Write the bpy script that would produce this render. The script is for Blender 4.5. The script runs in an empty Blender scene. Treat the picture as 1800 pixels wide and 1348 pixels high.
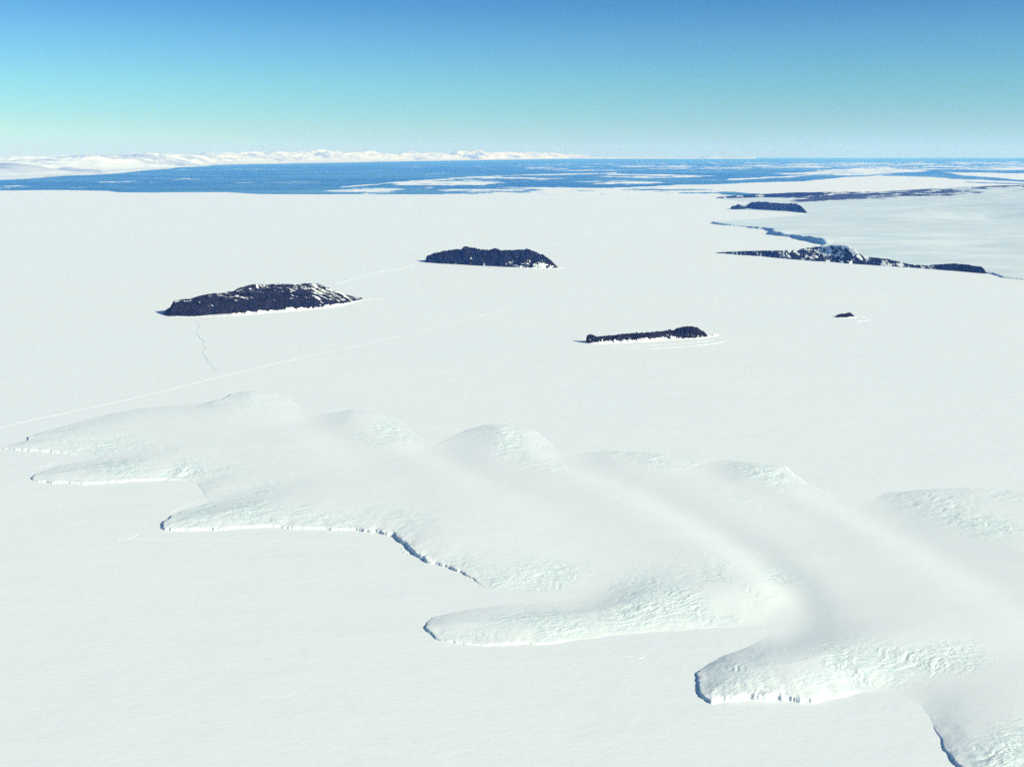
import bpy, math
import numpy as np

# ------------------------------------------------------------------ camera
H, F, Y0 = 1000.0, 1750.0, 270.0            # camera height (m), focal length and horizon row of an 1800 px wide frame
PITCH = math.atan((674 - Y0) / F)
SP, CP = math.sin(PITCH), math.cos(PITCH)
SUN_EL, SUN_AZ = math.radians(25), math.radians(-27)   # azimuth counted from +x; the sun stands right of and behind the camera
SC = bpy.context.scene
COL = SC.collection


def gp(px, py, z=0.0):
    """ground point seen at a given place of the frame, on the level z"""
    px = np.asarray(px, float); py = np.asarray(py, float)
    u = (px - 900) / F; v = (674 - py) / F
    t = (H - z) / (SP - v * CP)
    return u * t, (CP + v * SP) * t


def to_px(x, y, z=0.0):
    dz = z - H
    f = y * CP - dz * SP
    up = y * SP + dz * CP
    return 900 + F * x / f, 674 - F * up / f


# ------------------------------------------------------------------ noise
def _h(ix, iy, s):
    n = (ix.astype(np.int64) * 374761393 + iy.astype(np.int64) * 668265263 + s * 1442695041) & 0xffffffff
    n = ((n ^ (n >> 13)) * 1274126177) & 0xffffffff
    n = ((n ^ (n >> 16)) * 2246822519) & 0xffffffff
    return (n & 0xffff) / 32767.5 - 1.0


def noise(x, y, s=0):
    ix = np.floor(x); iy = np.floor(y)
    fx = x - ix; fy = y - iy
    fx = fx * fx * fx * (fx * (fx * 6 - 15) + 10); fy = fy * fy * fy * (fy * (fy * 6 - 15) + 10)
    a = _h(ix, iy, s); b = _h(ix + 1, iy, s); c = _h(ix, iy + 1, s); d = _h(ix + 1, iy + 1, s)
    return (a + (b - a) * fx) * (1 - fy) + (c + (d - c) * fx) * fy


def fbm(x, y, o=4, s=0, g=0.5):
    r = 0; a = 1; n = 0
    for k in range(o):
        r = r + a * noise(x * 1.0, y * 1.0, s + 17 * k); n += a
        x, y = 2.03 * (x * 0.8 - y * 0.6) + 5.3, 2.03 * (x * 0.6 + y * 0.8) + 1.7
        a *= g
    return r / n * 1.6


def ridged(x, y, o=4, s=0, g=0.5):
    r = 0; a = 1; n = 0
    for k in range(o):
        r = r + a * (1 - 2 * np.abs(noise(x, y, s + 13 * k))); n += a
        x, y = 2.1 * (x * 0.8 - y * 0.6) + 9.1, 2.1 * (x * 0.6 + y * 0.8) + 3.3
        a *= g
    return r / n


def sstep(a, b, x):
    t = np.clip((x - a) / (b - a), 0, 1)
    return t * t * (3 - 2 * t)


# ------------------------------------------------------------------ plan geometry
def sdf(poly, x, y):
    """signed distance, positive inside"""
    d = np.full(x.shape, 1e18); ins = np.zeros(x.shape, bool)
    n = len(poly)
    for i in range(n):
        ax, ay = poly[i]; bx, by = poly[(i + 1) % n]
        ex, ey = bx - ax, by - ay
        t = np.clip(((x - ax) * ex + (y - ay) * ey) / (ex * ex + ey * ey + 1e-9), 0, 1)
        d = np.minimum(d, (x - ax - t * ex) ** 2 + (y - ay - t * ey) ** 2)
        if ay != by:
            c = ((ay > y) != (by > y)) & (x < ex * (y - ay) / (by - ay) + ax)
            ins ^= c
    d = np.sqrt(d)
    return np.where(ins, d, -d)


def line_field(pts, x, y):
    """pts rows: x, y, attributes...; distance to the polyline and the attributes there"""
    pts = np.asarray(pts, float)
    best = np.full(x.shape, 1e18); at = [np.zeros(x.shape) for _ in range(pts.shape[1] - 2)]
    for i in range(len(pts) - 1):
        ax, ay = pts[i, :2]; ex, ey = pts[i + 1, :2] - pts[i, :2]
        t = np.clip(((x - ax) * ex + (y - ay) * ey) / (ex * ex + ey * ey + 1e-9), 0, 1)
        d = (x - ax - t * ex) ** 2 + (y - ay - t * ey) ** 2
        m = d < best
        best = np.where(m, d, best)
        for k in range(len(at)):
            at[k] = np.where(m, pts[i, 2 + k] * (1 - t) + pts[i + 1, 2 + k] * t, at[k])
    return np.sqrt(best), at


def idw(pts, vals, x, y, r):
    """smooth field of attributes given at points; r = softness in metres"""
    w = 0; o = [0] * len(vals)
    for i, (a, b) in enumerate(pts):
        k = 1 / (((x - a) ** 2 + (y - b) ** 2) + r * r) ** 2
        w = w + k
        for j in range(len(vals)):
            o[j] = o[j] + k * vals[j][i]
    return [q / w for q in o]


def smooth_line(pts, n=4):
    """Catmull-Rom through points of any width"""
    p = np.asarray(pts, float); out = []
    for i in range(len(p) - 1):
        a = p[max(i - 1, 0)]; b = p[i]; c = p[i + 1]; d = p[min(i + 2, len(p) - 1)]
        for k in range(n):
            t = k / n
            out.append(0.5 * (2 * b + (c - a) * t + (2 * a - 5 * b + 4 * c - d) * t * t + (3 * b - a - 3 * c + d) * t ** 3))
    out.append(p[-1])
    return np.array(out)


# ------------------------------------------------------------------ mesh
def grid_mesh(name, X, Y, Z, mat, parent=None, keep=None, attrs=None, smooth=True):
    """height sheet from 2-D arrays; keep = mask of quads"""
    ny, nx = X.shape
    idx = np.arange(nx * ny).reshape(ny, nx)
    q = np.stack([idx[:-1, :-1], idx[:-1, 1:], idx[1:, 1:], idx[1:, :-1]], -1).reshape(-1, 4)
    if keep is not None:
        q = q[keep.reshape(-1)]
    used = np.zeros(nx * ny, bool); used[q.reshape(-1)] = True
    remap = np.cumsum(used) - 1
    co = np.stack([X.reshape(-1), Y.reshape(-1), Z.reshape(-1)], -1)[used]
    q = remap[q]
    # faces look up
    a, b, c = co[q[:1, 0]], co[q[:1, 1]], co[q[:1, 2]]
    if np.cross(b - a, c - b)[0, 2] < 0:
        q = q[:, ::-1]
    me = bpy.data.meshes.new(name)
    me.vertices.add(len(co)); me.vertices.foreach_set("co", co.astype(np.float32).reshape(-1))
    me.loops.add(q.size); me.loops.foreach_set("vertex_index", np.ascontiguousarray(q).astype(np.int32).reshape(-1))
    me.polygons.add(len(q))
    me.polygons.foreach_set("loop_start", np.arange(0, q.size, 4, dtype=np.int32))
    me.polygons.foreach_set("loop_total", np.full(len(q), 4, np.int32))
    me.polygons.foreach_set("use_smooth", np.full(len(q), smooth))
    for k, v in (attrs or {}).items():
        at = me.attributes.new(k, 'FLOAT', 'POINT')
        at.data.foreach_set("value", v.reshape(-1)[used].astype(np.float32))
    me.update(); me.validate()
    me.materials.append(mat)
    o = bpy.data.objects.new(name, me); COL.objects.link(o)
    if parent:
        o.parent = parent
        o.matrix_parent_inverse = parent.matrix_world.inverted()
    return o


def thing(name, label, cat, loc=(0, 0, 0), group=None):
    o = bpy.data.objects.new(name, None); COL.objects.link(o)
    o.empty_display_size = 20
    o.location = loc; o.matrix_world.translation = loc
    tag(o, label, cat, group)
    return o


def tag(o, label, cat, group=None):
    o['label'] = label; o['category'] = cat
    if group:
        o['group'] = group


# ------------------------------------------------------------------ materials
def mat(name):
    m = bpy.data.materials.new(name); m.use_nodes = True
    nt = m.node_tree; b = nt.nodes['Principled BSDF']
    return m, nt, b


def N(nt, t, **k):
    n = nt.nodes.new(t)
    for a, v in k.items():
        if a.startswith('i_'):
            n.inputs[a[2:].replace('_', ' ')].default_value = v
        else:
            setattr(n, a, v)
    return n


def tex(nt, scale, detail=4, rough=0.55, stretch=(1, 1, 1), rot=0, dist=0):
    geo = N(nt, 'ShaderNodeNewGeometry')
    mp = N(nt, 'ShaderNodeMapping')
    mp.inputs['Rotation'].default_value = (0, 0, rot)
    mp.inputs['Scale'].default_value = stretch
    nt.links.new(geo.outputs['Position'], mp.inputs['Vector'])
    t = N(nt, 'ShaderNodeTexNoise')
    t.inputs['Scale'].default_value = scale; t.inputs['Detail'].default_value = detail
    t.inputs['Roughness'].default_value = rough; t.inputs['Distortion'].default_value = dist
    nt.links.new(mp.outputs[0], t.inputs['Vector'])
    return t.outputs['Fac']


def mix(nt, fac, a, b):
    m = N(nt, 'ShaderNodeMix', data_type='RGBA')
    for s, v in ((m.inputs[6], a), (m.inputs[7], b)):
        if isinstance(v, tuple):
            s.default_value = (*v, 1)
        else:
            nt.links.new(v, s)
    if isinstance(fac, float):
        m.inputs[0].default_value = fac
    else:
        nt.links.new(fac, m.inputs[0])
    return m.outputs[2]


def rng(nt, src, a, b, c=0.0, d=1.0, sm=True):
    r = N(nt, 'ShaderNodeMapRange', interpolation_type='SMOOTHSTEP' if sm else 'LINEAR')
    nt.links.new(src, r.inputs[0])
    for i, v in enumerate((a, b, c, d)):
        r.inputs[1 + i].default_value = v
    return r.outputs[0]


def mul(nt, a, b, op='MULTIPLY'):
    m = N(nt, 'ShaderNodeMath', operation=op)
    for i, v in enumerate((a, b)):
        if isinstance(v, (int, float)):
            m.inputs[i].default_value = v
        else:
            nt.links.new(v, m.inputs[i])
    return m.outputs[0]


def attr(nt, name):
    return N(nt, 'ShaderNodeAttribute', attribute_name=name).outputs['Fac']


def bump(nt, b, layers):
    """layers: (height socket, metres)"""
    prev = None
    for h, d in layers:
        n = N(nt, 'ShaderNodeBump')
        n.inputs['Strength'].default_value = 1
        if isinstance(d, (int, float)):
            n.inputs['Distance'].default_value = d
        else:
            nt.links.new(d, n.inputs['Distance'])
        nt.links.new(h, n.inputs['Height'])
        if prev:
            nt.links.new(prev, n.inputs['Normal'])
        prev = n.outputs[0]
    nt.links.new(prev, b.inputs['Normal'])


SNOW = (0.815, 0.865, 0.86)
SNOW2 = (0.835, 0.875, 0.862)
ICE = (0.60, 0.785, 0.765)
WIND = math.radians(28)


def snow_mat():
    m, nt, b = mat('wind_packed_snow')
    n1 = tex(nt, 0.004, 5, 0.6, (1, 2.2, 1), WIND)
    n2 = tex(nt, 0.03, 5, 0.6, (1, 3.0, 1), WIND)
    n3 = tex(nt, 0.0007, 3, 0.5)
    c = mix(nt, rng(nt, n1, 0.3, 0.7), SNOW, SNOW2)
    c = mix(nt, rng(nt, n3, 0.35, 0.7), c, (0.81, 0.86, 0.87))
    nt.links.new(c, b.inputs['Base Color'])
    b.inputs['Roughness'].default_value = 0.85
    b.inputs['Specular IOR Level'].default_value = 0.15
    bump(nt, b, [(n1, 1.9), (n2, 0.5)])
    return m


def glacier_mat():
    m, nt, b = mat('glacier_ice_and_snow')
    r = attr(nt, 'rough')
    cl = attr(nt, 'cliff')
    n1 = tex(nt, 0.006, 4, 0.55, (1, 2.0, 1), WIND)
    n2 = tex(nt, 0.10, 5, 0.68, (0.7, 2.4, 1), math.radians(12), 0.8)
    n4 = tex(nt, 0.35, 4, 0.6)
    c = mix(nt, rng(nt, n1, 0.3, 0.7), SNOW, SNOW2)
    f = mul(nt, rng(nt, r, 0.02, 0.75), rng(nt, n2, 0.38, 0.60))
    c = mix(nt, mul(nt, f, 0.62), c, ICE)
    c = mix(nt, mul(nt, cl, rng(nt, n4, 0.45, 0.7, 0.0, 0.35)), c, (0.45, 0.68, 0.75))
    nt.links.new(c, b.inputs['Base Color'])
    b.inputs['Roughness'].default_value = 0.7
    b.inputs['Specular IOR Level'].default_value = 0.2
    bump(nt, b, [(n1, 0.22), (n2, rng(nt, r, 0, 1, 0.03, 1.0, False)), (n4, rng(nt, r, 0, 1, 0.01, 0.2, False))])
    return m


def terrain_mat():
    m, nt, b = mat('snow_slope_with_bare_rock')
    r = attr(nt, 'rock')
    n1 = tex(nt, 0.0012, 5, 0.6, (1, 2.5, 1), math.radians(-12))
    n2 = tex(nt, 0.01, 4, 0.6)
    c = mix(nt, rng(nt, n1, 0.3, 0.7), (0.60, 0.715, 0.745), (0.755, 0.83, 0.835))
    c = mix(nt, attr(nt, 'blueice'), c, (0.42, 0.62, 0.76))
    f = rng(nt, mul(nt, r, mul(nt, n2, 0.5), 'ADD'), 0.62, 0.78)
    c = mix(nt, f, c, (0.05, 0.048, 0.055))
    nt.links.new(c, b.inputs['Base Color'])
    b.inputs['Roughness'].default_value = 0.9
    b.inputs['Specular IOR Level'].default_value = 0.1
    bump(nt, b, [(n1, 9.0), (n2, 0.3)])
    return m


def rock_mat(name, c1, c2, scale=0.02):
    m, nt, b = mat(name)
    s = attr(nt, 'snow')
    n1 = tex(nt, scale, 6, 0.65)
    n2 = tex(nt, scale * 6, 4, 0.6)
    n3 = tex(nt, scale * 2.5, 5, 0.7)
    c = mix(nt, rng(nt, n1, 0.35, 0.65), c1, c2)
    f = rng(nt, mul(nt, s, mul(nt, mul(nt, n3, 0.5, 'SUBTRACT'), 0.45), 'ADD'), 0.46, 0.54)
    c = mix(nt, f, c, SNOW2)
    nt.links.new(c, b.inputs['Base Color'])
    b.inputs['Roughness'].default_value = 0.9
    b.inputs['Specular IOR Level'].default_value = 0.02
    bump(nt, b, [(n1, 6.0), (n2, 1.2)])
    return m


def drift_mat():
    m, nt, b = mat('fresh_drift_snow')
    n1 = tex(nt, 0.05, 4, 0.6, (1, 2, 1), WIND)
    c = mix(nt, rng(nt, n1, 0.3, 0.7), (0.88, 0.90, 0.90), (0.92, 0.93, 0.92))
    nt.links.new(c, b.inputs['Base Color'])
    b.inputs['Roughness'].default_value = 0.85
    b.inputs['Specular IOR Level'].default_value = 0.15
    bump(nt, b, [(n1, 1.0)])
    return m


def crack_mat():
    m, nt, b = mat('refrozen_crack_ice')
    n1 = tex(nt, 0.06, 3, 0.6)
    c = mix(nt, rng(nt, n1, 0.4, 0.6), (0.40, 0.52, 0.56), (0.80, 0.86, 0.86))
    nt.links.new(c, b.inputs['Base Color'])
    b.inputs['Roughness'].default_value = 0.7
    return m


def water_mat():
    m, nt, b = mat('cold_sea_water')
    n1 = tex(nt, 0.00009, 6, 0.6, (1, 1.6, 1), 0.3)
    n2 = tex(nt, 0.0004, 5, 0.6, (1, 1.4, 1), -0.2)
    c = mix(nt, rng(nt, n1, 0.42, 0.68), (0.035, 0.17, 0.355), (0.11, 0.31, 0.45))
    c = mix(nt, mul(nt, rng(nt, n2, 0.55, 0.75), 0.5), c, (0.16, 0.36, 0.55))
    nt.links.new(c, b.inputs['Base Color'])
    b.inputs['Roughness'].default_value = 0.55
    b.inputs['IOR'].default_value = 1.33
    b.inputs['Specular IOR Level'].default_value = 0.12
    return m


def pack_mat():
    m, nt, b = mat('thin_pack_ice')
    t = attr(nt, 'thin')
    n = tex(nt, 0.001, 4, 0.6)
    c = mix(nt, rng(nt, mul(nt, t, mul(nt, n, 0.3), 'ADD'), 0.35, 0.85), (0.84, 0.87, 0.86), (0.22, 0.45, 0.62))
    nt.links.new(c, b.inputs['Base Color'])
    b.inputs['Roughness'].default_value = 0.9
    b.inputs['Specular IOR Level'].default_value = 0.1
    return m


def mountain_mat():
    m, nt, b = mat('far_snowy_mountain')
    s = attr(nt, 'rock')
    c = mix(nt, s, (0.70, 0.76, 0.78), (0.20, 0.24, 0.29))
    nt.links.new(c, b.inputs['Base Color'])
    b.inputs['Roughness'].default_value = 0.95
    b.inputs['Specular IOR Level'].default_value = 0.0
    return m


M_SNOW, M_GLACIER, M_TERRAIN, M_DRIFT = snow_mat(), glacier_mat(), terrain_mat(), drift_mat()
M_CRACK, M_WATER, M_PACK, M_MOUNT = crack_mat(), water_mat(), pack_mat(), mountain_mat()
M_ROCK = rock_mat('dark_volcanic_rock', (0.008, 0.009, 0.015), (0.022, 0.018, 0.025))
M_ROCK_FAR = rock_mat('dark_volcanic_rock_far', (0.009, 0.011, 0.020), (0.022, 0.021, 0.030), 0.008)

# ------------------------------------------------------------------ water: one sheet to the horizon
ys = np.concatenate([np.linspace(-8000, 20000, 12), np.geomspace(22000, 232000, 60)])
us = np.linspace(-1, 1, 81)
Yw = np.repeat(ys[:, None], 81, 1)
Xw = us[None, :] * (np.abs(Yw) + 12000) * 1.05
water = grid_mesh('water', Xw, Yw, np.full(Xw.shape, -3.0), M_WATER)
water['kind'] = 'structure'

# ------------------------------------------------------------------ fast sea ice, snow covered, out to its broken edge
edge = np.array([(-900, 331), (-300, 333), (0, 334.5), (120, 335), (190, 336), (208, 338.5), (260, 339), (330, 338.5), (400, 338.2), (455, 341),
                 (520, 341.5), (640, 342), (760, 342.3), (900, 342.3), (1040, 342), (1150, 342.0), (1230, 342.3), (1262, 343.4), (1290, 343.6), (1400, 343),
                 (1800, 345), (2700, 345)], float)
ex, ey = gp(edge[:, 0], edge[:, 1])
cols = np.concatenate([np.linspace(-900, 0, 60, endpoint=False), np.linspace(0, 1300, 900, endpoint=False), np.linspace(1300, 2700, 90)])
ed = np.interp(cols, edge[:, 0], edge[:, 1]) + 0.45 * fbm(cols / 90, cols * 0, 4, 3)
cx, cy = gp(cols, ed)
rows = np.concatenate([np.linspace(-0.25, 0.02, 12, endpoint=False), np.geomspace(0.02, 1.0, 220)])
Xs = cx[None, :] * 1.0 * (rows[:, None] * 0.86 + 0.14)
Ys = cy[None, :] * rows[:, None]
Zs = 0.35 * fbm(Xs / 420, Ys / 300, 3, 71)
Zs[-1] = 0.0
sea_ice = grid_mesh('sea_ice', Xs, Ys, Zs, M_SNOW)
sea_ice['kind'] = 'structure'


# ------------------------------------------------------------------ glacier tongue
# outline rows: frame x, frame y, level, cliff height, rise behind the edge, length of the rise
T = [
    # near side, from the far tip towards the camera
    (5, 788, 0, 6, 8, 90), (40, 792, 0, 8, 8, 90), (80, 794, 0, 8, 8, 90), (110, 797, 0, 6, 8, 90), (135, 800, 0, 4, 6, 100), (150, 804, 0, 1, 5, 110), (154, 809, 0, 0, 5, 110),
    (130, 813, 0, 1, 6, 90), (100, 820, 0, 2, 8, 80), (80, 828, 0, 3, 8, 80), (62, 835, 0, 7, 8, 80), (57, 841, 0, 8, 8, 80),
    (62, 846, 0, 6, 8, 80), (85, 849, 0, 8, 9, 80), (150, 851, 0, 8, 9, 80), (200, 848, 0, 9, 9, 80), (250, 846, 0, 8, 9, 80), (295, 844, 0, 5, 9, 90),
    (325, 846, 0, 2, 8, 90), (345, 850, 0, 1, 9, 60), (352, 858, 0, 1, 12, 50), (358, 869, 0, 1, 12, 50), (368, 882, 0, 0, 8, 80),
    (345, 891, 0, 1, 8, 80), (320, 899, 0, 3, 9, 80), (300, 908, 0, 8, 9, 80), (289, 919, 0, 10, 9, 80), (282, 930, 0, 10, 9, 80),
    (292, 933, 0, 7, 10, 80), (320, 933, 0, 9, 11, 75), (370, 932, 0, 8, 11, 75), (420, 929, 0, 8, 11, 75), (470, 927, 0, 9, 11, 75), (500, 928, 0, 8, 11, 75),
    (540, 931, 0, 8, 11, 75), (580, 931, 0, 8, 11, 75), (620, 933, 0, 9, 11, 75), (660, 937, 0, 10, 11, 75), (690, 941, 0, 12, 11, 75), (702, 949, 0, 13, 10, 70),
    (712, 961, 0, 14, 10, 70), (730, 975, 0, 11, 10, 70), (750, 986, 0, 9, 9, 70), (780, 996, 0, 8, 9, 70), (800, 1003, 0, 7, 9, 70), (815, 1009, 0, 6, 9, 70),
    (832, 1020, 0, 3, 9, 70), (845, 1030, 0, 1, 9, 60), (862, 1040, 0, 0, 7, 70), (930, 1046, 0, 0, 5, 110), (1000, 1047, 0, 0, 5, 110),
    (930, 1054, 0, 0, 6, 90), (850, 1065, 0, 0, 8, 60), (790, 1076, 0, 0, 9, 45), (760, 1084, 0, 0, 9, 38), (750, 1094, 0, 1, 9, 38), (748, 1103, 0, 6, 7, 45), (754, 1113, 0, 7, 6, 50),
    (768, 1123, 0, 3, 6, 55), (793, 1131, 0, 4, 7, 55), (823, 1133, 0, 3.5, 7, 55), (883, 1134, 0, 4, 9, 55), (933, 1133, 0, 3.5, 11, 50), (968, 1133, 0, 2, 13, 50),
    (1017, 1126, 0, 0, 15, 48), (1083, 1118, 0, 0, 16, 48), (1160, 1112, 0, 0, 16, 50), (1240, 1106, 0, 0, 15, 55), (1310, 1103, 0, 0, 12, 80), (1370, 1100, 0, 0, 7, 120),
    (1345, 1118, 0, 0, 9, 80), (1300, 1140, 0, 0, 13, 48), (1262, 1155, 0, 0, 16, 34), (1240, 1170, 0, 0, 17, 28), (1227, 1185, 0, 3, 13, 32), (1226, 1197, 0, 6, 8, 36), (1231, 1215, 0, 5.5, 7, 40),
    (1232, 1226, 0, 5, 9, 38), (1250, 1235, 0, 4, 12, 38), (1270, 1233, 0, 9, 11, 38), (1295, 1230, 0, 12, 9, 40), (1330, 1229, 0, 14, 8, 40), (1365, 1228, 0, 12, 8, 40), (1385, 1233, 0, 11, 9, 40), (1410, 1234, 0, 8, 11, 40),
    (1440, 1234, 0, 6, 14, 40), (1465, 1228, 0, 2, 18, 42), (1520, 1218, 0, 0, 20, 50), (1570, 1220, 0, 0, 14, 80), (1610, 1238, 0, 0, 10, 80), (1632, 1262, 0, 0, 12, 46),
    (1648, 1290, 0, 1, 14, 36), (1662, 1318, 0, 4, 11, 38), (1684, 1346, 0, 5, 9, 40), (1712, 1372, 0, 6, 8, 40), (1745, 1384, 0, 8, 8, 34), (1820, 1376, 0, 8, 9, 36), (1950, 1330, 0, 4, 12, 40),
    # outside the frame
    (2100, 1290, 0, 0, 12, 60), (2150, 1330, 0, 2, 12, 60), (2300, 1440, 0, 9, 9, 50), (2600, 1400, 0, 6, 9, 60), (2750, 1200, 0, 2, 8, 90), (2650, 1060, 0, 0, 7, 120), (2300, 950, 0, 0, 7, 120),
    (2050, 890, 0, 1, 8, 120),
    # far side, back to the tip
    (1900, 868, 2, 1, 8, 110), (1800, 861, 4, 2, 9, 100), (1700, 855, 5, 3, 9, 90), (1620, 858, 4, 2, 9, 80), (1565, 863, 3, 1, 8, 80), (1525, 880, 0, 0, 4, 130), (1480, 873, 0, 0, 5, 130),
    (1460, 866, 1, 1, 5, 110), (1420, 850, 2, 1, 6, 90), (1397, 832, 3, 3, 7, 80), (1383, 818, 4, 4, 7, 80), (1340, 812, 4, 2, 7, 80), (1290, 808, 2, 1, 5, 100), (1245, 812, 0, 0, 3, 130),
    (1215, 803, 2, 1, 6, 100), (1150, 794, 4, 3, 8, 90), (1070, 790, 4, 2, 7, 100), (1010, 797, 0, 0, 4, 130), (980, 788, 1, 0, 6, 110), (958, 768, 3, 1, 9, 90), (935, 752, 5, 2, 11, 90),
    (895, 744, 5, 1, 12, 90), (855, 744, 5, 2, 12, 90), (825, 752, 4, 2, 11, 90), (790, 768, 2, 0, 8, 100), (765, 780, 0, 0, 3, 140), (735, 764, 1, 0, 6, 120), (705, 737, 3, 0, 9, 100),
    (665, 722, 4, 0, 11, 100), (622, 717, 4, 0, 12, 100), (585, 723, 2, 0, 9, 110), (552, 730, 0, 0, 3, 150), (530, 714, 1, 0, 6, 120), (508, 701, 3, 3, 8, 100), (480, 690, 5, 3, 9, 100),
    (440, 685, 5, 3, 11, 100), (405, 693, 4, 8, 8, 100), (386, 704, 3, 13, 4, 100), (350, 709, 2, 1, 6, 110), (300, 712, 3, 2, 8, 100), (250, 716, 4, 3, 9, 100), (200, 725, 4, 4, 9, 100),
    (150, 738, 3, 4, 9, 100), (100, 752, 3, 5, 8, 90), (60, 764, 3, 6, 8, 90), (50, 769, 2, 14, 5, 90), (44, 775, 2, 4, 6, 90), (25, 781, 1, 5, 8, 90),
]
Ta = np.array(T, float)
tx, ty = gp(Ta[:, 0], Ta[:, 1], Ta[:, 2])
tpts = list(zip(tx, ty))

# the hollows that run between the lobes: frame x, y, half width (m), depth share
VAL = [
    [(545, 735, 110, .95), (575, 755, 120, .62), (640, 800, 150, .35), (720, 850, 180, .15), (800, 900, 200, 0)],
    [(760, 785, 100, .98), (800, 810, 110, .72), (860, 845, 120, .50), (950, 885, 130, .32), (1060, 940, 150, .12), (1150, 1000, 160, 0)],
    [(1000, 800, 110, .98), (1060, 830, 120, .70), (1150, 870, 115, .58), (1250, 925, 105, .60), (1340, 985, 90, .64), (1395, 1035, 80, .74), (1400, 1075, 75, .90), (1370, 1100, 70, 1.0)],
    [(1235, 815, 90, .8), (1290, 850, 90, .40), (1400, 900, 90, .22), (1520, 960, 100, 0)],
    [(1500, 880, 110, .98), (1570, 925, 110, .62), (1660, 975, 115, .42), (1760, 1040, 125, .32), (1900, 1120, 130, .25), (2150, 1300, 110, .7)],
    [(1570, 1215, 60, .9), (1650, 1190, 80, .30), (1780, 1150, 90, .15), (1950, 1100, 100, 0)],
    [(360, 872, 60, .75), (420, 862, 90, .35), (520, 850, 110, .1), (650, 840, 120, 0)],
    [(155, 806, 50, .7), (220, 800, 80, .25), (320, 800, 110, 0)],
    [(860, 1040, 55, .9), (1000, 1045, 65, .60), (1150, 1000, 110, .15), (1250, 990, 110, 0)],
]
RID = [  # crests: frame x, y, half width, extra metres
    [(440, 690, 120, 3), (560, 790, 170, 2), (700, 880, 200, 0)],
    [(620, 722, 110, 4), (700, 775, 120, 4), (850, 850, 150, 1)],
    [(870, 748, 110, 5), (950, 800, 110, 6), (1080, 870, 110, 4), (1250, 960, 120, 3)],
    [(1330, 815, 90, 4), (1400, 870, 90, 3), (1600, 980, 120, 3), (1750, 1080, 120, 2)],
    [(1620, 862, 110, 5), (1750, 930, 110, 6), (1900, 1000, 120, 5)],
    [(1320, 1150, 60, 4), (1420, 1140, 80, 6), (1600, 1110, 120, 4)],
    [(1150, 1045, 60, 4), (1290, 1030, 70, 6), (1350, 1040, 50, 4)],
]
# wind-scoured, crevassed patches: frame x, y, half sizes, strength, streak direction in the frame (degrees), softness
PAT = [
    (170, 775, 170, 30, .55, 4), (240, 820, 210, 24, .75, 3), (420, 850, 120, 30, .40, 3), (520, 905, 270, 26, .85, 3), (330, 915, 60, 14, .8, 3), (930, 1010, 130, 34, .70, -8), (800, 985, 60, 22, .6, 5),
    (880, 1105, 140, 27, .85, -12), (1090, 1085, 190, 26, 1.0, -10), (1240, 1058, 160, 40, 1.0, -4), (1270, 1018, 135, 38, 1.0, 8), (1130, 1035, 110, 30, .6, -10),
    (1330, 1185, 120, 36, 1.0, -8), (1460, 1180, 130, 42, 1.0, -8), (1600, 1165, 130, 30, .85, -8), (1700, 1165, 40, 20, .6, -8), (1500, 1140, 170, 12, .35, 0),
    (1760, 1325, 90, 44, 1.0, -25), (1880, 1290, 90, 40, .9, -20),
    (445, 712, 60, 22, .28, 20), (680, 748, 55, 26, .55, 25), (665, 775, 45, 12, .4, 20), (905, 770, 70, 28, .65, 15), (930, 800, 80, 26, .5, 22), (1010, 840, 70, 14, .4, 22), (905, 755, 60, 10, .7, 5),
    (1100, 788, 60, 6, .8, 4), (1160, 803, 70, 18, .95, 8), (1190, 800, 30, 14, .9, 8), (1335, 825, 60, 16, .95, 20), (1385, 850, 60, 18, .7, 20), (1425, 862, 40, 10, .7, 20), (1290, 868, 60, 12, .4, 20),
    (1640, 870, 120, 16, .5, 12), (1690, 905, 110, 32, .8, 18), (1760, 930, 60, 22, .6, 18), (1790, 870, 60, 14, .4, 5),
]


def blur(f, r, n=3):
    """box blur of radius r cells, n passes, both ways"""
    for _ in range(n):
        for ax in (0, 1):
            p = np.pad(f, [(r + 1, r) if a == ax else (0, 0) for a in (0, 1)], 'edge')
            c = np.cumsum(p, axis=ax)
            f = (np.take(c, range(2 * r + 1, c.shape[ax]), ax) - np.take(c, range(0, c.shape[ax] - 2 * r - 1), ax)) / (2 * r + 1)
    return f


def split(mask, least):
    """separate connected patches of quads; patches smaller than least are dropped"""
    todo = set(zip(*[q.tolist() for q in np.nonzero(mask)]))
    comps = []; allm = np.zeros(mask.shape, bool)
    while todo:
        stack = [todo.pop()]; comp = []
        while stack:
            i, j = stack.pop(); comp.append((i, j))
            for q in ((i + 1, j), (i - 1, j), (i, j + 1), (i, j - 1), (i + 1, j + 1), (i - 1, j - 1), (i + 1, j - 1), (i - 1, j + 1)):
                if q in todo:
                    todo.remove(q); stack.append(q)
        if len(comp) >= least:
            m = np.zeros(mask.shape, bool); a = np.array(comp); m[a[:, 0], a[:, 1]] = True
            comps.append(m); allm |= m
    return comps, allm


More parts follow.
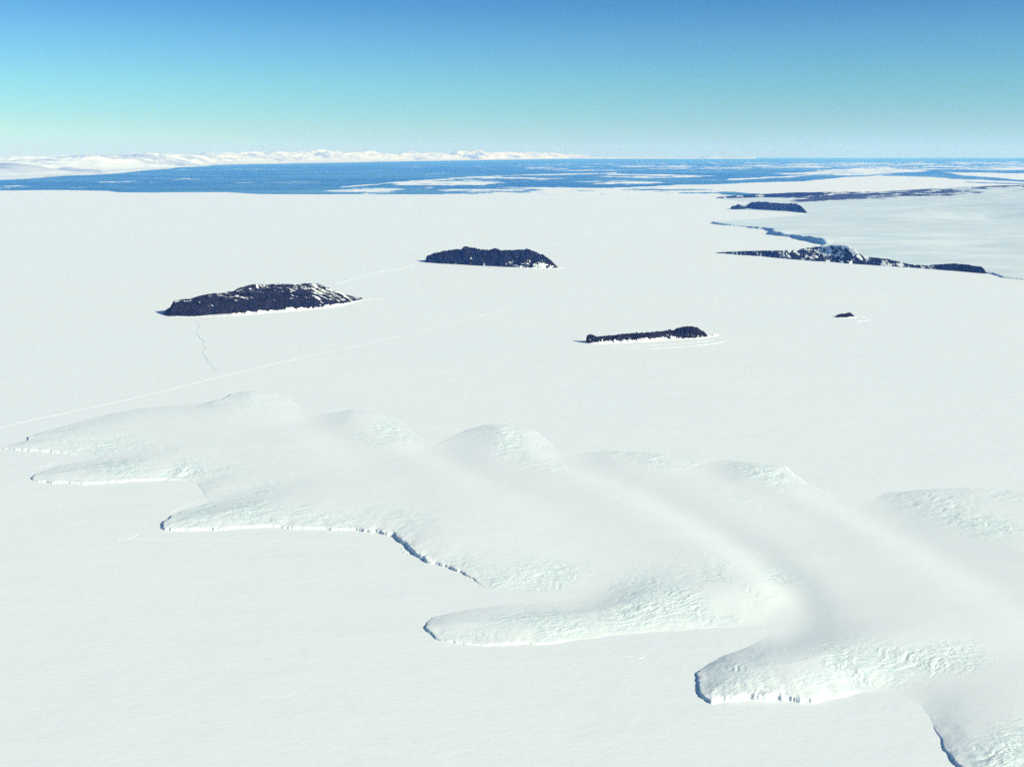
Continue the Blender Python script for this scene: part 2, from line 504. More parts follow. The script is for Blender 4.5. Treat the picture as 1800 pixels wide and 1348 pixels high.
def tongue():
    P = np.concatenate([np.arange(-60, 1860, 1.15), 1860 + np.cumsum(np.geomspace(1.2, 12, 205)) - 1.2])
    Q = np.concatenate([np.arange(660, 1410, 0.85), np.arange(1410, 1480, 3)])
    PP, QQ = np.meshgrid(P, Q)
    X, Y = gp(PP, QQ)
    # coarse fields, spread to the full grid
    st = 9
    ci = np.unique(np.append(np.arange(0, len(Q), st), len(Q) - 1)); cj = np.unique(np.append(np.arange(0, len(P), st), len(P) - 1))
    xc, yc = X[np.ix_(ci, cj)], Y[np.ix_(ci, cj)]
    hc, amp, L = idw(tpts, [Ta[:, 3], Ta[:, 4], Ta[:, 5]], xc, yc, 36.0)

    def up(f):
        a = np.empty((len(ci), len(P)))
        for i in range(len(ci)):
            a[i] = np.interp(np.arange(len(P)), cj, f[i])
        b0 = np.clip(np.searchsorted(ci, np.arange(len(Q)), 'right') - 1, 0, len(ci) - 2)
        t = ((np.arange(len(Q)) - ci[b0]) / (ci[b0 + 1] - ci[b0]))[:, None]
        return a[b0] * (1 - t) + a[b0 + 1] * t
    hc, amp, L = up(hc) * 0.62, up(amp), up(L)
    hc = hc * (1 + 0.35 * sstep(2700, 1900, Y))
    jag = np.clip(hc / 6, 0, 1)
    j1 = fbm(X / 26, Y / 26, 4, 11); j2 = fbm(X / 26, Y / 26, 4, 37)
    Xj = X + j1 * (2.0 + 3.6 * jag); Yj = Y + j2 * (2 + 4.5 * jag)
    s = sdf(tpts, Xj, Yj)
    sd = np.clip(s, 0, None)
    w = 1.2 + Y * 0.00055
    cliffstep = sstep(0, 1, s / w)
    hcj = hc * (1 + 0.28 * fbm(X / 22, Y / 22, 3, 5) * np.exp(-sd / 14))
    x = sd / L
    h = amp * (1 - np.exp(-x ** 1.35)) + 5.5 * (1 - np.exp(-sd / 420)) + 4.0 * (1 - np.exp(-sd / 160))
    rid = np.zeros(X.shape); val = np.ones(X.shape)
    for r in RID:
        a = np.array([(*gp(q[0], q[1], 18), q[2], q[3]) for q in r])
        a = smooth_line(a, 3)
        d, (wd, ex_) = line_field(a, X, Y)
        rid = rid + ex_ * np.exp(-(d / wd) ** 2)
    for v in VAL:
        a = np.array([(*gp(q[0], q[1], 8), q[2] * 0.74, q[3]) for q in v])
        a = smooth_line(a, 3)
        d, (wd, dp) = line_field(a, X, Y)
        val = val * (1 - np.clip(dp, 0, 1) * np.exp(-(d / wd) ** 2) * 0.93)
    h = (h + blur(rid, 5) * (1 - np.exp(-sd / 70))) * blur(val, 5)
    h = 0.57 * h + (0.45 * fbm(X / 260, Y / 210, 3, 91) + 0.12 * fbm(X / 70, Y / 50, 3, 92)) * (1 - np.exp(-sd / 80))
    # crevassed patches
    R = np.zeros(X.shape)
    TH = np.zeros(X.shape)
    for (px, py, rx, ry, st_, ang) in PAT:
        ca, sa = math.cos(math.radians(ang)), math.sin(math.radians(ang))
        ux = ((PP - px) * ca + (QQ - 6 - py) * sa) / rx; uy = (-(PP - px) * sa + (QQ - 6 - py) * ca) / ry
        g = st_ * np.exp(-(ux * ux + uy * uy) ** 1.3 * 1.1)
        R = np.maximum(R, g)
    R = R * np.clip(0.72 + 0.75 * fbm(X / 95, Y / 150, 4, 51), 0, 1.25)
    R = np.clip(R, 0, 1) * sstep(2, 18, sd)
    # streaks lie along the flow (mostly across the frame, i.e. along x)
    wx = X + 22 * fbm(X / 120, Y / 120, 3, 61); wy = Y + 30 * fbm(X / 120, Y / 120, 3, 62)
    c1, s1 = math.cos(0.32), math.sin(0.32)
    a1, b1 = wx * c1 + wy * s1, -wx * s1 + wy * c1
    st1 = ridged(a1 / 46, b1 / 12, 4, 64, 0.6)
    a2, b2 = wx * c1 - wy * s1, wx * s1 + wy * c1
    st2 = ridged(a2 / 22, b2 / 9, 3, 65, 0.6)
    lim = sstep(4, 30, sd)
    st3 = fbm(a1 / 17, b1 / 5.5, 4, 66, 0.62) + 0.8 * fbm(a2 / 9, b2 / 6, 3, 67, 0.6)
    st4 = np.clip(ridged(a1 / 70, b1 / 7, 3, 68, 0.6) - 0.35, 0, 1)
    near = 0.45 * (st1 - 0.25) + 0.40 * (st2 - 0.3) + 0.42 * st3 - 1.5 * st4
    g1 = fbm(a1 / 44, b1 / 15, 4, 166, 0.62) + 0.8 * fbm(a2 / 26, b2 / 15, 3, 167, 0.6)
    g2 = np.clip(ridged(a1 / 150, b1 / 20, 3, 168, 0.6) - 0.3, 0, 1)
    far = 1.5 * g1 - 3.2 * g2
    wf = sstep(2000, 3200, Y)
    rel = R ** 1.1 * lim * (1.15 * near * (1 - 0.6 * wf) + far * (0.25 + 0.75 * wf))
    # wave-like pressure ridges along the lobe of the middle distance
    h = h + rel
    Z = np.where(s > 0, h + hcj * cliffstep, 0) + 0
    # toe under the sea ice outside the outline
    Z = np.where(s <= 0, -2.5 * (1 - np.exp(s / 6.0)) + 0.0, Z) - 0.35 + 0.35 * sstep(0, 10, s)
    cl = sstep(1.0, 5.0, hc) * (1 - sstep(0, 1, (s - w) / (2 * w))) * (s > -w)
    good = (s > -3 * w - 4)
    k = good[:-1, :-1] | good[1:, :-1] | good[:-1, 1:] | good[1:, 1:]
    ground = thing('glacier_tongue', 'long snow-covered glacier tongue with scalloped saw-tooth ice cliffs lying across the foreground', 'glacier tongue', (float(tx.mean()), float(ty.mean()), 0))
    # parts: the smooth back and the broken wall along the edge
    wall = (cl > 0.25) & (s < 3.0 * w)
    kw = (wall[:-1, :-1] | wall[1:, 1:]) & k
    comps, kw = split(kw, 60)
    at = {'rough': R, 'cliff': cl}
    grid_mesh('snow_surface', X, Y, Z, M_GLACIER, ground, k & ~kw, at)
    for c in comps:
        grid_mesh('ice_cliff', X, Y, Z, M_GLACIER, ground, c, at)
    return ground


tongue()


# ------------------------------------------------------------------ islands
def interp_line(pts, n):
    p = np.array(pts, float)
    d = np.concatenate([[0], np.cumsum(np.hypot(np.diff(p[:, 0]), np.diff(p[:, 1])))])
    s = np.linspace(0, d[-1], n)
    return [np.interp(s, d, p[:, k]) for k in range(p.shape[1])]


def island(name, label, cat, base, top, seed, n=460, m=170, mat_=None, snowf=None, drift=None, drift_px=None, rough=1.0, front=0.75, zb=0, lean=(0.05, 1.0), gullies=1.0,
           rscale=1.0, group=None, back=0.55):
    """base rows: frame x, y of the foot, depth (m) of the island behind it, share of the depth where the crest lies;
       top: skyline points of the frame"""
    mat_ = mat_ or M_ROCK
    bx, by, dep, tc = interp_line(base, n)
    fx, fy = gp(bx, by, zb)
    s = np.linspace(0, 1, n)
    end = (np.clip(np.minimum(s, 1 - s) / 0.03, 0, 1)) ** 0.5
    dep = dep * (0.15 + 0.85 * end)
    top = np.array(top, float)
    # crest ground point and height
    crx, cry = fx + lean[0] * dep * tc, fy + lean[1] * dep * tc
    pxc, _ = to_px(crx, cry, 60)
    pyt = np.interp(pxc, top[:, 0], top[:, 1])
    v = (674 - pyt) / F
    Hc = np.clip(H - cry * (SP - v * CP) / (CP + v * SP), 0.5, None)
    fade = sstep(0, 0.012, s) * sstep(0, 0.012, 1 - s)
    Hc = Hc * fade
    t = np.linspace(-0.06, 1.06, m)
    TT, SS = np.meshgrid(t, s, indexing='ij')
    X0 = fx[None] + lean[0] * dep[None] * TT; Y0_ = fy[None] + lean[1] * dep[None] * TT
    sc = rscale
    jx = fbm(X0 / (45 * sc), Y0_ / (45 * sc), 4, seed)
    tcc = tc[None]
    # depth dependent profile; the front line is frayed by noise
    tj = TT + 0.10 * fbm(X0 / (60 * sc), Y0_ / (60 * sc) * 0.4, 4, seed + 3) * sstep(0, 0.1, 1 - np.abs(2 * SS - 1)) * (20 / np.maximum(dep[None], 40) + 0.3)
    up_ = np.clip(tj / tcc, 0, 1); dn = np.clip((1 - tj) / (1 - tcc), 0, 1)
    g = np.where(tj < tcc, up_ ** front, dn ** back)
    Z = Hc[None] * g
    gl = ridged(X0 / (34 * sc) + 0.6 * jx, Y0_ / (110 * sc), 4, seed + 5, 0.55)
    bm = fbm(X0 / (26 * sc), Y0_ / (26 * sc), 5, seed + 7, 0.6)
    body = np.clip(g * 1.4, 0, 1) * (1 - 0.72 * np.exp(-((tj - tcc) / 0.12) ** 2))
    Z = Z + rough * (0.16 * gullies * Hc[None] * (gl - 0.2) * body + 0.09 * Hc[None] * bm * np.clip(g * 2, 0, 1))
    edge_ = np.minimum(np.minimum(tj / 0.02, (1 - tj) / 0.02), fade[None] * 60)
    Z = np.where(edge_ <= 0, -3.0, Z) - 1.0 + np.clip(edge_, 0, 1)
    gx = np.gradient(Z, axis=1) / (np.abs(np.gradient(X0, axis=1)) + .5)
    snow = snowf(X0, Y0_, Z, TT, SS, Hc[None], gl, gx) if snowf else np.zeros(Z.shape)
    cxm, cym = float(fx.mean()), float(fy.mean())
    root = thing(name, label, cat, (cxm, cym + float(dep.mean()) / 2, 0), group)
    grid_mesh('rock_mass', X0, Y0_, Z + zb, mat_, root, None, {'snow': snow})
    if drift:
        dx, dy, dh, dw = interp_line(drift, 320)
        ax, ay = gp(dx, dy, zb)
        tt = np.linspace(0, 1, 34)
        ed = sstep(0, 0.05, np.linspace(0, 1, 320)) * sstep(0, 0.05, 1 - np.linspace(0, 1, 320))
        Xd = ax[None] + 0 * tt[:, None]; Yd = ay[None] + dw[None] * tt[:, None]
        fr = 0.75 + 0.5 * fbm(Xd / 16, Yd * 0 + seed, 4, seed + 21)
        prof = np.where(tt[:, None] < 0.7, (tt[:, None] / 0.7) ** 1.15, 1 - ((tt[:, None] - 0.7) / 0.3) ** 2 * 0.6)
        Zd = dh[None] * ed[None] * prof * fr + 0.05 * dh[None] * fbm(Xd / 14, Yd / 14, 3, seed + 22) - 0.25
        Zd[0] = -1
        grid_mesh('snow_drift', Xd, Yd, Zd + zb, M_DRIFT, root)
    return root


def streaky(X, Y, Z, T_, S_, Hc, gl, gx):
    # lines of snow in the terraces of the right and upper part, bare face in front
    a = ridged(X / 120 + 0.35 * Y / 100, Y / 19 - X / 260, 4, 301, 0.65)
    up_ = sstep(0.28, 0.50, T_) * 0.62 * sstep(0.05, 0.4, S_) + sstep(0.50, 0.78, S_) * 0.65
    f = 0.10 + 0.02 * sstep(0.25, 0.4, T_) + 0.50 * np.clip(up_, 0, 1) * sstep(0.05, 0.6, a) + 0.45 * sstep(0.55, 0.75, ridged(X / 110, Y / 26, 3, 305)) * sstep(0.05, 0.2, T_) 
    return f + 0.17 * fbm(X / 22, Y / 10, 4, 306, .6)


def blotchy(X, Y, Z, T_, S_, Hc, gl, gx):
    low = 1 - sstep(0.15, 0.8, Z / np.maximum(Hc, 5))
    n = fbm(X / 22 + Y / 60, Z / 14 + Y / 60, 4, 331, .6)
    big = np.exp(-((S_ - 0.86) / 0.05) ** 2) * 0.32 * low
    return 0.08 + low * 0.10 + sstep(0.25, 0.7, S_) * 0.22 * low + 0.30 * n + big * 0.95 + 0.06 * (gl < 0)


def specks(X, Y, Z, T_, S_, Hc, gl, gx):
    low = 1 - sstep(0.1, 0.75, Z / np.maximum(Hc, 5))
    return 0.08 + low * 0.22 + 0.34 * fbm(X / 9, Z / 7 + Y / 15, 3, 351, .6)


def bare(X, Y, Z, T_, S_, Hc, gl, gx):
    return 0.10 + 0.1 * fbm(X / 20, Y / 20, 3, 371)


def mottled(X, Y, Z, T_, S_, Hc, gl, gx):
    a = fbm(X / 30, Y / 80, 5, 391, .68)
    return 0.38 + 0.36 * a + 0.17 * np.exp(-((S_ - 0.47) / 0.09) ** 2) * sstep(0.05, 0.35, T_) + 0.10 * sstep(0.3, 0.9, T_) - 0.30 * sstep(0.80, 0.93, S_)


def cape_snow(X, Y, Z, T_, S_, Hc, gl, gx):
    return 0.12 + 0.22 * fbm(X / 90, Y / 200, 5, 411, .6) + 0.30 * sstep(0.55, 0.95, T_)


def far_snow(X, Y, Z, T_, S_, Hc, gl, gx):
    a = ridged(X / 420, Y / 620, 5, 431, .6)
    return 0.18 + 0.40 * sstep(0.0, 0.6, a) + 0.16 * sstep(0.25, 1.0, S_) - 0.15 * sstep(0.35, 0.5, T_)


island('rocky_island', 'broad flat-topped dark rock island streaked with snow, nearest the left side of the ice', 'island',
       [(284, 551, 150, .40), (297, 556, 260, .45), (340, 556, 380, .50), (393, 552, 480, .55), (450, 548, 560, .58), (500, 545, 600, .60), (550, 543, 560, .60), (590, 537, 380, .60), (615, 531, 230, .58), (637, 526, 90, .5)],
       [(284, 549), (291, 544), (300, 539), (306, 529), (318, 526), (336, 525), (350, 520), (380, 515), (408, 513), (420, 507), (436, 501), (455, 500), (475, 500), (490, 498), (510, 500), (530, 499),
        (555, 498), (570, 504), (590, 512), (610, 519), (625, 524), (637, 527)], 21, snowf=streaky, front=0.62, gullies=.3, rough=.38,
       drift=[(290, 556.5, 3, 25), (330, 558, 3, 30), (385, 557.5, 4, 35), (398, 556.5, 9, 80), (440, 553.5, 16, 95), (480, 550, 11, 80), (500, 548.5, 20, 90), (545, 545, 12, 80), (580, 541.5, 14, 90), (610, 536, 12, 90), (632, 530, 8, 60), (642, 528, 3, 30)],
       n=620, m=200, group='dark rock islands standing in the sea ice')
island('rocky_island', 'steep dark blue-black rock island with serrated level crest, farthest from the camera', 'island',
       [(746, 459.5, 120, .45), (752, 462, 260, .40), (800, 465, 420, .36), (850, 467.5, 480, .34), (900, 470, 460, .34), (950, 471.5, 360, .38), (975, 471.5, 180, .45), (982, 471, 60, .5)],
       [(745, 460), (750, 450), (762, 446), (776, 442), (785, 440), (808, 439), (817, 434), (828, 435), (845, 439.5), (858, 440.5), (872, 438), (900, 440), (915, 438.5), (926, 437.5), (940, 444), (955, 448.5), (968, 457), (981, 470)],
       43, snowf=blotchy, front=0.60, rscale=1.25,
       drift=[(880, 471, 2, 30), (920, 472.3, 5, 40), (955, 473, 6, 50), (975, 473, 6, 60), (992, 471.5, 3, 40)], group='dark rock islands standing in the sea ice')
island('rocky_island', 'long narrow dark rock ridge rising to a rounded hump at its right end', 'island',
       [(1029, 602, 40, .5), (1034, 603.5, 60, .5), (1048, 603.5, 60, .5), (1054, 600.5, 48, .5), (1100, 598.5, 52, .5), (1150, 597.5, 60, .5), (1185, 595, 90, .5), (1210, 595, 120, .5), (1232, 594.5, 90, .5), (1246, 592.5, 30, .5)],
       [(1029, 599), (1031, 590), (1034, 588), (1038, 588), (1038.6, 586), (1039.5, 588), (1045, 589.5), (1048, 591.5), (1070, 589.5), (1098, 587), (1118, 585), (1119, 583.5), (1121, 585.5), (1150, 583.5), (1175, 580), (1178, 578.5), (1182, 580.5), (1192, 576.5), (1205, 574), (1214, 573.5),
        (1228, 577), (1238, 582.5), (1245, 590)],
       67, snowf=specks, front=0.45, rscale=0.35, n=520, m=110, gullies=.9, back=0.5,
       drift=[(1030, 604.5, 3, 16), (1050, 605.5, 8, 40), (1080, 604, 13, 55), (1110, 602.5, 10, 48), (1130, 602, 17, 62), (1160, 599.5, 13, 58), (1185, 597.5, 15, 60), (1190, 597, 5, 30), (1225, 596.5, 5, 30), (1245, 594.5, 9, 50), (1262, 591, 8, 60), (1272, 590, 2, 30)],
       group='dark rock islands standing in the sea ice')
island('rocky_island', 'smallest dark rock islet, a single low hump alone on the right', 'island',
       [(1469, 557, 20, .5), (1475, 558.5, 45, .5), (1490, 558.3, 55, .5), (1500, 557.5, 40, .5), (1504, 556.7, 15, .5)],
       [(1468, 557), (1472, 553.5), (1480, 551.5), (1488, 551), (1491, 549.5), (1496, 549.5), (1500, 552.5), (1504, 557)],
       83, snowf=bare, front=0.5, rscale=0.35, n=160, m=80,
       drift=[(1470, 559.3, 2, 20), (1485, 560.2, 6, 30), (1500, 559.5, 6, 45), (1515, 558.5, 4, 40), (1524, 558, 1, 20)], group='dark rock islands standing in the sea ice')


# ------------------------------------------------------------------ the big island's coast on the right
COAST = [(2700, 338, 8, 1500), (1900, 340, 8, 900), (1800, 341, 8, 900), (1400, 345.5, 10, 700), (1300, 347.5, 4, 500), (1262, 349, 2, 400), (1300, 354, 4, 500), (1340, 357, 6, 500), (1290, 361, 10, 400),
         (1284, 368, 2, 300), (1320, 370, 2, 300), (1380, 373, 2, 300), (1408, 374.5, 2, 400), (1422, 377, 3, 700), (1392, 380, 0, 900), (1345, 384, 0, 800), (1300, 388, 8, 700), (1250, 392, 18, 700),
         (1254, 394, 24, 700), (1275, 396.5, 24, 700), (1300, 398, 12, 800), (1338, 402.5, 24, 800), (1354, 407, 36, 800), (1362, 413, 44, 800), (1390, 416.5, 26, 800), (1405, 421, 38, 800), (1425, 424.5, 50, 700), (1441, 427.5, 52, 600),
         (1450, 432, 20, 500), (1420, 438, 4, 300), (1380, 441, 3, 300), (1320, 443, 2, 260), (1270, 444, 2, 200), (1256, 444.5, 2, 200), (1290, 447, 3, 200), (1340, 451, 4, 250), (1400, 455.5, 5, 300),
         (1480, 461, 6, 400), (1560, 467, 8, 500), (1640, 472, 8, 600), (1700, 477, 10, 600), (1738, 481, 12, 600), (1760, 487, 10, 700), (1800, 492, 8, 700), (1900, 503, 8, 800), (2200, 540, 8, 900), (2700, 600, 10, 900)]
Ca = np.array(COAST, float)
cxx, cyy = gp(Ca[:, 0], Ca[:, 1])
cpts = list(zip(cxx, cyy))


def coast_height(X, Y, fine=True):
    s = sdf(cpts, X + 30 * fbm(X / 300, Y / 300, 3, 120), Y + 60 * fbm(X / 300, Y / 300, 3, 121))
    hc, L = idw(cpts, [Ca[:, 2], Ca[:, 3]], X, Y, 60.0)
    xk = X / 1000; yk = Y / 1000
    k = xk - 5.9
    base = 14 + 52 * np.log1p(np.exp(k * 1.4)) / 1.4
    sd = np.clip(s, 0, None)
    h = base * (1 - np.exp(-(sd / L) ** 1.1))
    h = h + (0.085 * base + 5) * fbm(X / 1500, Y / 2600, 4, 130) * (1 - np.exp(-sd / 900))
    # hollows in the upper slope
    for px, py, rx, ry, d in ((1700, 386, 800, 480, 85), (1790, 390, 800, 520, 100), (1600, 395, 900, 900, -22), (1560, 420, 800, 600, -14), (1690, 440, 500, 500, 16), (1520, 400, 500, 500, 14), (1640, 372, 900, 500, 24)):
        gx_, gy_ = gp(px, py)
        h = h - d * np.exp(-((X - gx_) / rx) ** 2 - ((Y - gy_) / ry) ** 2)
    w = 4 + 0.0012 * Y
    step = sstep(0, 1, s / w)
    hcj = hc * (1 + 0.18 * fbm(X / 60, Y / 90, 4, 140) * np.exp(-sd / 60))
    Z = np.where(s > 0, h + hcj * step, -4 * (1 - np.exp(s / 30))) - 0.6
    return Z, s, hc, w


Pc = np.concatenate([np.arange(1235, 1830, 1.0), np.arange(1830, 2700, 8)])
Qc = np.concatenate([np.arange(336.5, 430, 0.35), np.arange(430, 505, 0.5), np.arange(505, 600, 4)])
PPc, QQc = np.meshgrid(Pc, Qc)
Xc, Yc = gp(PPc, QQc)
Zc, sc_, hcc, wc = coast_height(Xc, Yc)
u_, v_ = to_px(Xc, Yc, Zc)
r1 = ridged(Xc / 1500 + Yc / 7000, Yc / 900 - Xc / 2600, 5, 150, .6)
band = sstep(1340, 1420, u_) * (1 - sstep(1500, 1900, u_) * 0.25) * np.exp(-((v_ - (341 - (u_ - 1400) * 0.035)) / np.where(v_ > 341, 17.0, 12.0)) ** 2)
crest = sstep(18500, 21500, Yc)
rock = np.clip(0.27 + 0.10 * sstep(1650, 1500, u_) + 0.26 * np.exp(-((u_ - 1470) / 120) ** 2 - ((v_ - 347) / 7) ** 2) + 0.72 * r1 + 0.25 * fbm(Xc / 260, Yc / 700, 4, 151, .6), 0, 1) * np.clip(band + 0.35 * crest * band, 0, 1) * 1.0
blue = sstep(8, 30, hcc) * (1 - sstep(0, 1, (sc_ - wc) / (2 * wc)))
terrain = grid_mesh('terrain', Xc, Yc, Zc, M_TERRAIN, None, (sc_[:-1, :-1] > -60) | (sc_[1:, 1:] > -60), {'rock': rock, 'blueice': blue})
terrain['kind'] = 'structure'

island('rocky_cape', 'low mottled rock and snow cape ending in a thin spit, nearest of the capes', 'cape',
       [(1256, 445, 30, .5), (1285, 447, 70, .5), (1300, 448.5, 110, .5), (1340, 451, 150, .5), (1380, 455, 260, .55), (1420, 458.5, 600, .65), (1460, 461, 900, .68), (1490, 463.5, 720, .6), (1520, 465.5, 380, .5), (1560, 468, 230, .45),
        (1600, 470.5, 200, .42), (1650, 474.5, 230, .4), (1690, 477.5, 270, .4), (1722, 480.5, 230, .4), (1738, 481.5, 80, .5)],
       [(1255, 443.8), (1300, 441.8), (1340, 440.5), (1380, 440.2), (1405, 438), (1420, 435.5), (1440, 433), (1470, 431), (1486, 432), (1500, 437), (1512, 448), (1530, 452), (1560, 455.5), (1600, 464.5), (1630, 467), (1655, 464.5), (1680, 463.5), (1705, 466),
        (1725, 469), (1735, 476)], 101, n=620, m=150, mat_=M_ROCK_FAR, snowf=mottled, front=0.7, rscale=1.1, rough=0.6)
island('rocky_cape', 'dark cliffed headland with a small pointed stack at its left tip, below the far coast', 'cape',
       [(1284, 367.5, 120, .5), (1292, 368.5, 260, .5), (1308, 368.7, 240, .5), (1316, 367.5, 350, .5), (1340, 370, 700, .5), (1370, 371.5, 900, .5), (1400, 373, 900, .5), (1412, 374.5, 500, .5), (1420, 375, 120, .5)],
       [(1283, 366), (1288, 362), (1291, 363), (1298, 358.7), (1306, 362.5), (1311, 362.5), (1318, 356.5), (1330, 355), (1345, 354.5), (1360, 357), (1380, 358), (1398, 358), (1408, 362), (1414, 368), (1420, 374)],
       117, n=420, m=120, mat_=M_ROCK_FAR, snowf=cape_snow, front=0.45, rscale=3.0, rough=.8)
island('rocky_cape', 'farthest cape, low snow-streaked dark rock running right along the skyline of the coast', 'cape',
       [(1258, 348.5, 200, .5), (1290, 349.5, 700, .5), (1330, 350, 1300, .5), (1380, 352.5, 2000, .55), (1440, 354, 2500, .6), (1500, 353, 2600, .6), (1570, 351, 2200, .6), (1640, 350, 900, .6)],
       [(1258, 347.3), (1290, 343.8), (1330, 341.8), (1345, 341), (1400, 338.5), (1440, 337.8), (1500, 337.6), (1560, 336.5), (1640, 335.5)],
       133, n=420, m=110, mat_=M_ROCK_FAR, snowf=far_snow, front=0.9, rscale=9.0, rough=.55)


# ------------------------------------------------------------------ pack ice on the open water
def pmask(poly, PX, PY, soft, ky=7.0):
    p = [(a, b * ky) for a, b in poly]
    return sstep(-soft, soft, sdf(p, PX, PY * ky))


Pp = np.concatenate([np.arange(-500, 0, 8), np.arange(0, 1810, 1.3), np.arange(1810, 2600, 8)])
Qp = np.arange(280.2, 347, 0.22)
PX, PY = np.meshgrid(Pp, Qp)
Xp, Yp = gp(PX, PY, -2.2)
D = np.zeros(PX.shape)
for poly, a, soft in (
        ([(565, 334), (640, 331), (760, 329), (900, 330), (1100, 329), (1260, 331), (1270, 345), (900, 344), (600, 344)], .56, 14),
        ([(1110, 329), (1230, 325), (1340, 321), (1420, 318), (1500, 311), (1560, 308), (1620, 310), (1700, 316), (2600, 340), (2600, 346), (1400, 346), (1240, 333)], 1.15, 12),
        ([(1035, 310), (1080, 306), (1200, 307), (1260, 310), (1200, 313), (1100, 313.5)], .68, 8),
        ([(670, 323), (740, 317), (900, 312), (1000, 313), (940, 320), (840, 326), (740, 327)], .60, 14),
        ([(960, 318), (1100, 318), (1180, 322), (1050, 325)], .52, 14),
        ([(1360, 306), (1440, 301), (1500, 296), (1580, 296), (1640, 300), (1560, 307), (1480, 309)], .85, 12),
        ([(1660, 303), (1800, 305), (2600, 320), (2600, 328), (1800, 318), (1700, 309)], 1.0, 12),
        ([(1720, 296), (2600, 300), (2600, 306), (1760, 299)], .85, 10),
        ([(1200, 296), (1460, 284), (2600, 284), (2600, 302), (1500, 298)], .50, 14),
        ([(850, 289), (1300, 284), (1500, 283), (1300, 300), (1000, 302)], .36, 14)):
    D = np.maximum(D, a * pmask(poly, PX, PY, soft))
for line, a, w in (([(600, 329.5), (680, 322.5), (760, 316.3), (830, 312), (900, 308.5), (980, 306.5), (1080, 304.5)], .85, 1.0),
                   ([(1290, 315), (1380, 311.5), (1430, 306.5), (1442, 300.5), (1520, 298)], .9, 1.3),
                   ([(620, 334), (760, 333), (900, 334.5)], .7, 1.5)):
    d, _ = line_field([(p, q * 7) for p, q in line], PX, PY * 7)
    D = np.maximum(D, a * np.exp(-(d / (7 * w)) ** 2))
lead = 0
for line, w in (([(1560, 308.5), (1640, 310), (1720, 313.5), (1800, 318.5), (2000, 330)], 1.5), ([(1700, 320.5), (1800, 323.5), (2000, 334)], 0.8), ([(1250, 329), (1330, 330.5)], .8)):
    d, _ = line_field([(p, q * 7) for p, q in line], PX, PY * 7)
    lead = np.maximum(lead, np.exp(-(d / (7 * w)) ** 2))
D = D * 1.06 + 0.07 * sstep(950, 1150, PX) * sstep(282, 292, PY) - 0.85 * lead
nz = 0.55 * fbm(Xp / 2600, Yp / 3600, 5, 201, .62) + 0.75 * fbm(Xp / 1300, Yp / 1100, 6, 202, .74)
val = D + 0.85 * nz * np.clip(1.6 - 0.75 * D, 0.45, 1)
m_ = val > 0.5
th = 1 - sstep(0.5, 0.78, val)
kp = (m_[:-1, :-1] & m_[1:, 1:])
kp |= (m_[1:, :-1] & m_[:-1, 1:])
pack = grid_mesh('pack_ice', Xp, Yp, np.full(Xp.shape, -2.2), M_PACK, None, kp, {'thin': th * 0.8})
pack['kind'] = 'stuff'

# ------------------------------------------------------------------ far mountains across the sound
Pm = np.concatenate([np.arange(-700, -20, 10), np.arange(-20, 1330, 1.6)])
CO = np.array([(-700, 352), (-300, 331), (0, 316.5), (80, 313), (180, 307), (280, 298), (380, 291), (500, 288), (600, 286.3), (750, 283.3), (900, 281), (1000, 279.5), (1100, 278.7), (1330, 278.3)], float)
TOP = np.array([(-700, 276), (-300, 276), (0, 276), (60, 275.5), (130, 274), (200, 271.5), (260, 269.5), (330, 270), (400, 268.5), (450, 267.5), (520, 269), (575, 263.5), (640, 266), (700, 266.5), (760, 267.5), (825, 262.5), (880, 264.5),
                (920, 268), (980, 268.5), (1040, 274.5), (1100, 278), (1200, 279), (1330, 279)], float)
cyk = np.interp(Pm, CO[:, 0], CO[:, 1])
_, dc = gp(cyk * 0 + 900, cyk)
dc = np.minimum(dc, 195000)
W = np.interp(Pm, [-700, 0, 400, 900, 1330], [26000, 33000, 34000, 30000, 26000])
tm = np.linspace(-0.02, 1.0, 300)
Ym = dc[None] + W[None] * tm[:, None]
Xm = (Pm[None] - 900) / F * (Ym * CP + H * SP)
topy = np.interp(Pm, TOP[:, 0], TOP[:, 1])
Rm = dc + W * 0.72
v = (674 - topy) / F
ztop = H - Rm * (SP - v * CP) / (CP + v * SP)
mass = sstep(0.22, 0.66, tm)[:, None] * (1 - 0.5 * sstep(0.8, 1.0, tm))[:, None]
rg = ridged(Xm / 9000 + 2, Ym / 15000, 6, 221, .55)
rg2 = ridged(Xm / 3600, Ym / 7000, 4, 222, .55)
pied = 90 * (1 - np.exp(-np.clip(tm, 0, 1) * 6))[:, None] + 40 * fbm(Xm / 9000, Ym / 9000, 3, 223)
Zm = pied * np.clip(tm * 25, 0, 1)[:, None] + mass * np.clip(ztop, 60, None)[None] * (0.62 + 0.32 * rg + 0.20 * rg2 + 0.14 * fbm(Xm / 2500, Ym / 5000, 4, 224))
mid = sstep(0.16, 0.3, tm)[:, None] * (1 - sstep(0.36, 0.5, tm))[:, None]
hill = np.clip(fbm(Xm / 6000, Ym / 9000, 4, 225, .55), 0, 1)
Zm = Zm + mid * 520 * hill
Zm[tm < 0] = -30
gz = np.gradient(Zm, axis=1) / np.abs(np.gradient(Xm, axis=1) + 1)
rockm = sstep(0.05, 0.30, fbm(Xm / 2600, Ym / 4500, 4, 227)) * sstep(.02, .18, np.abs(gz)) * 0.55 + 0.75 * mid * sstep(.25, .6, hill)
rockm = np.clip(rockm, 0, 0.85)
mountains = grid_mesh('mountains', Xm, Ym, Zm - 2.4, M_MOUNT, None, None, {'rock': rockm})
mountains['kind'] = 'structure'


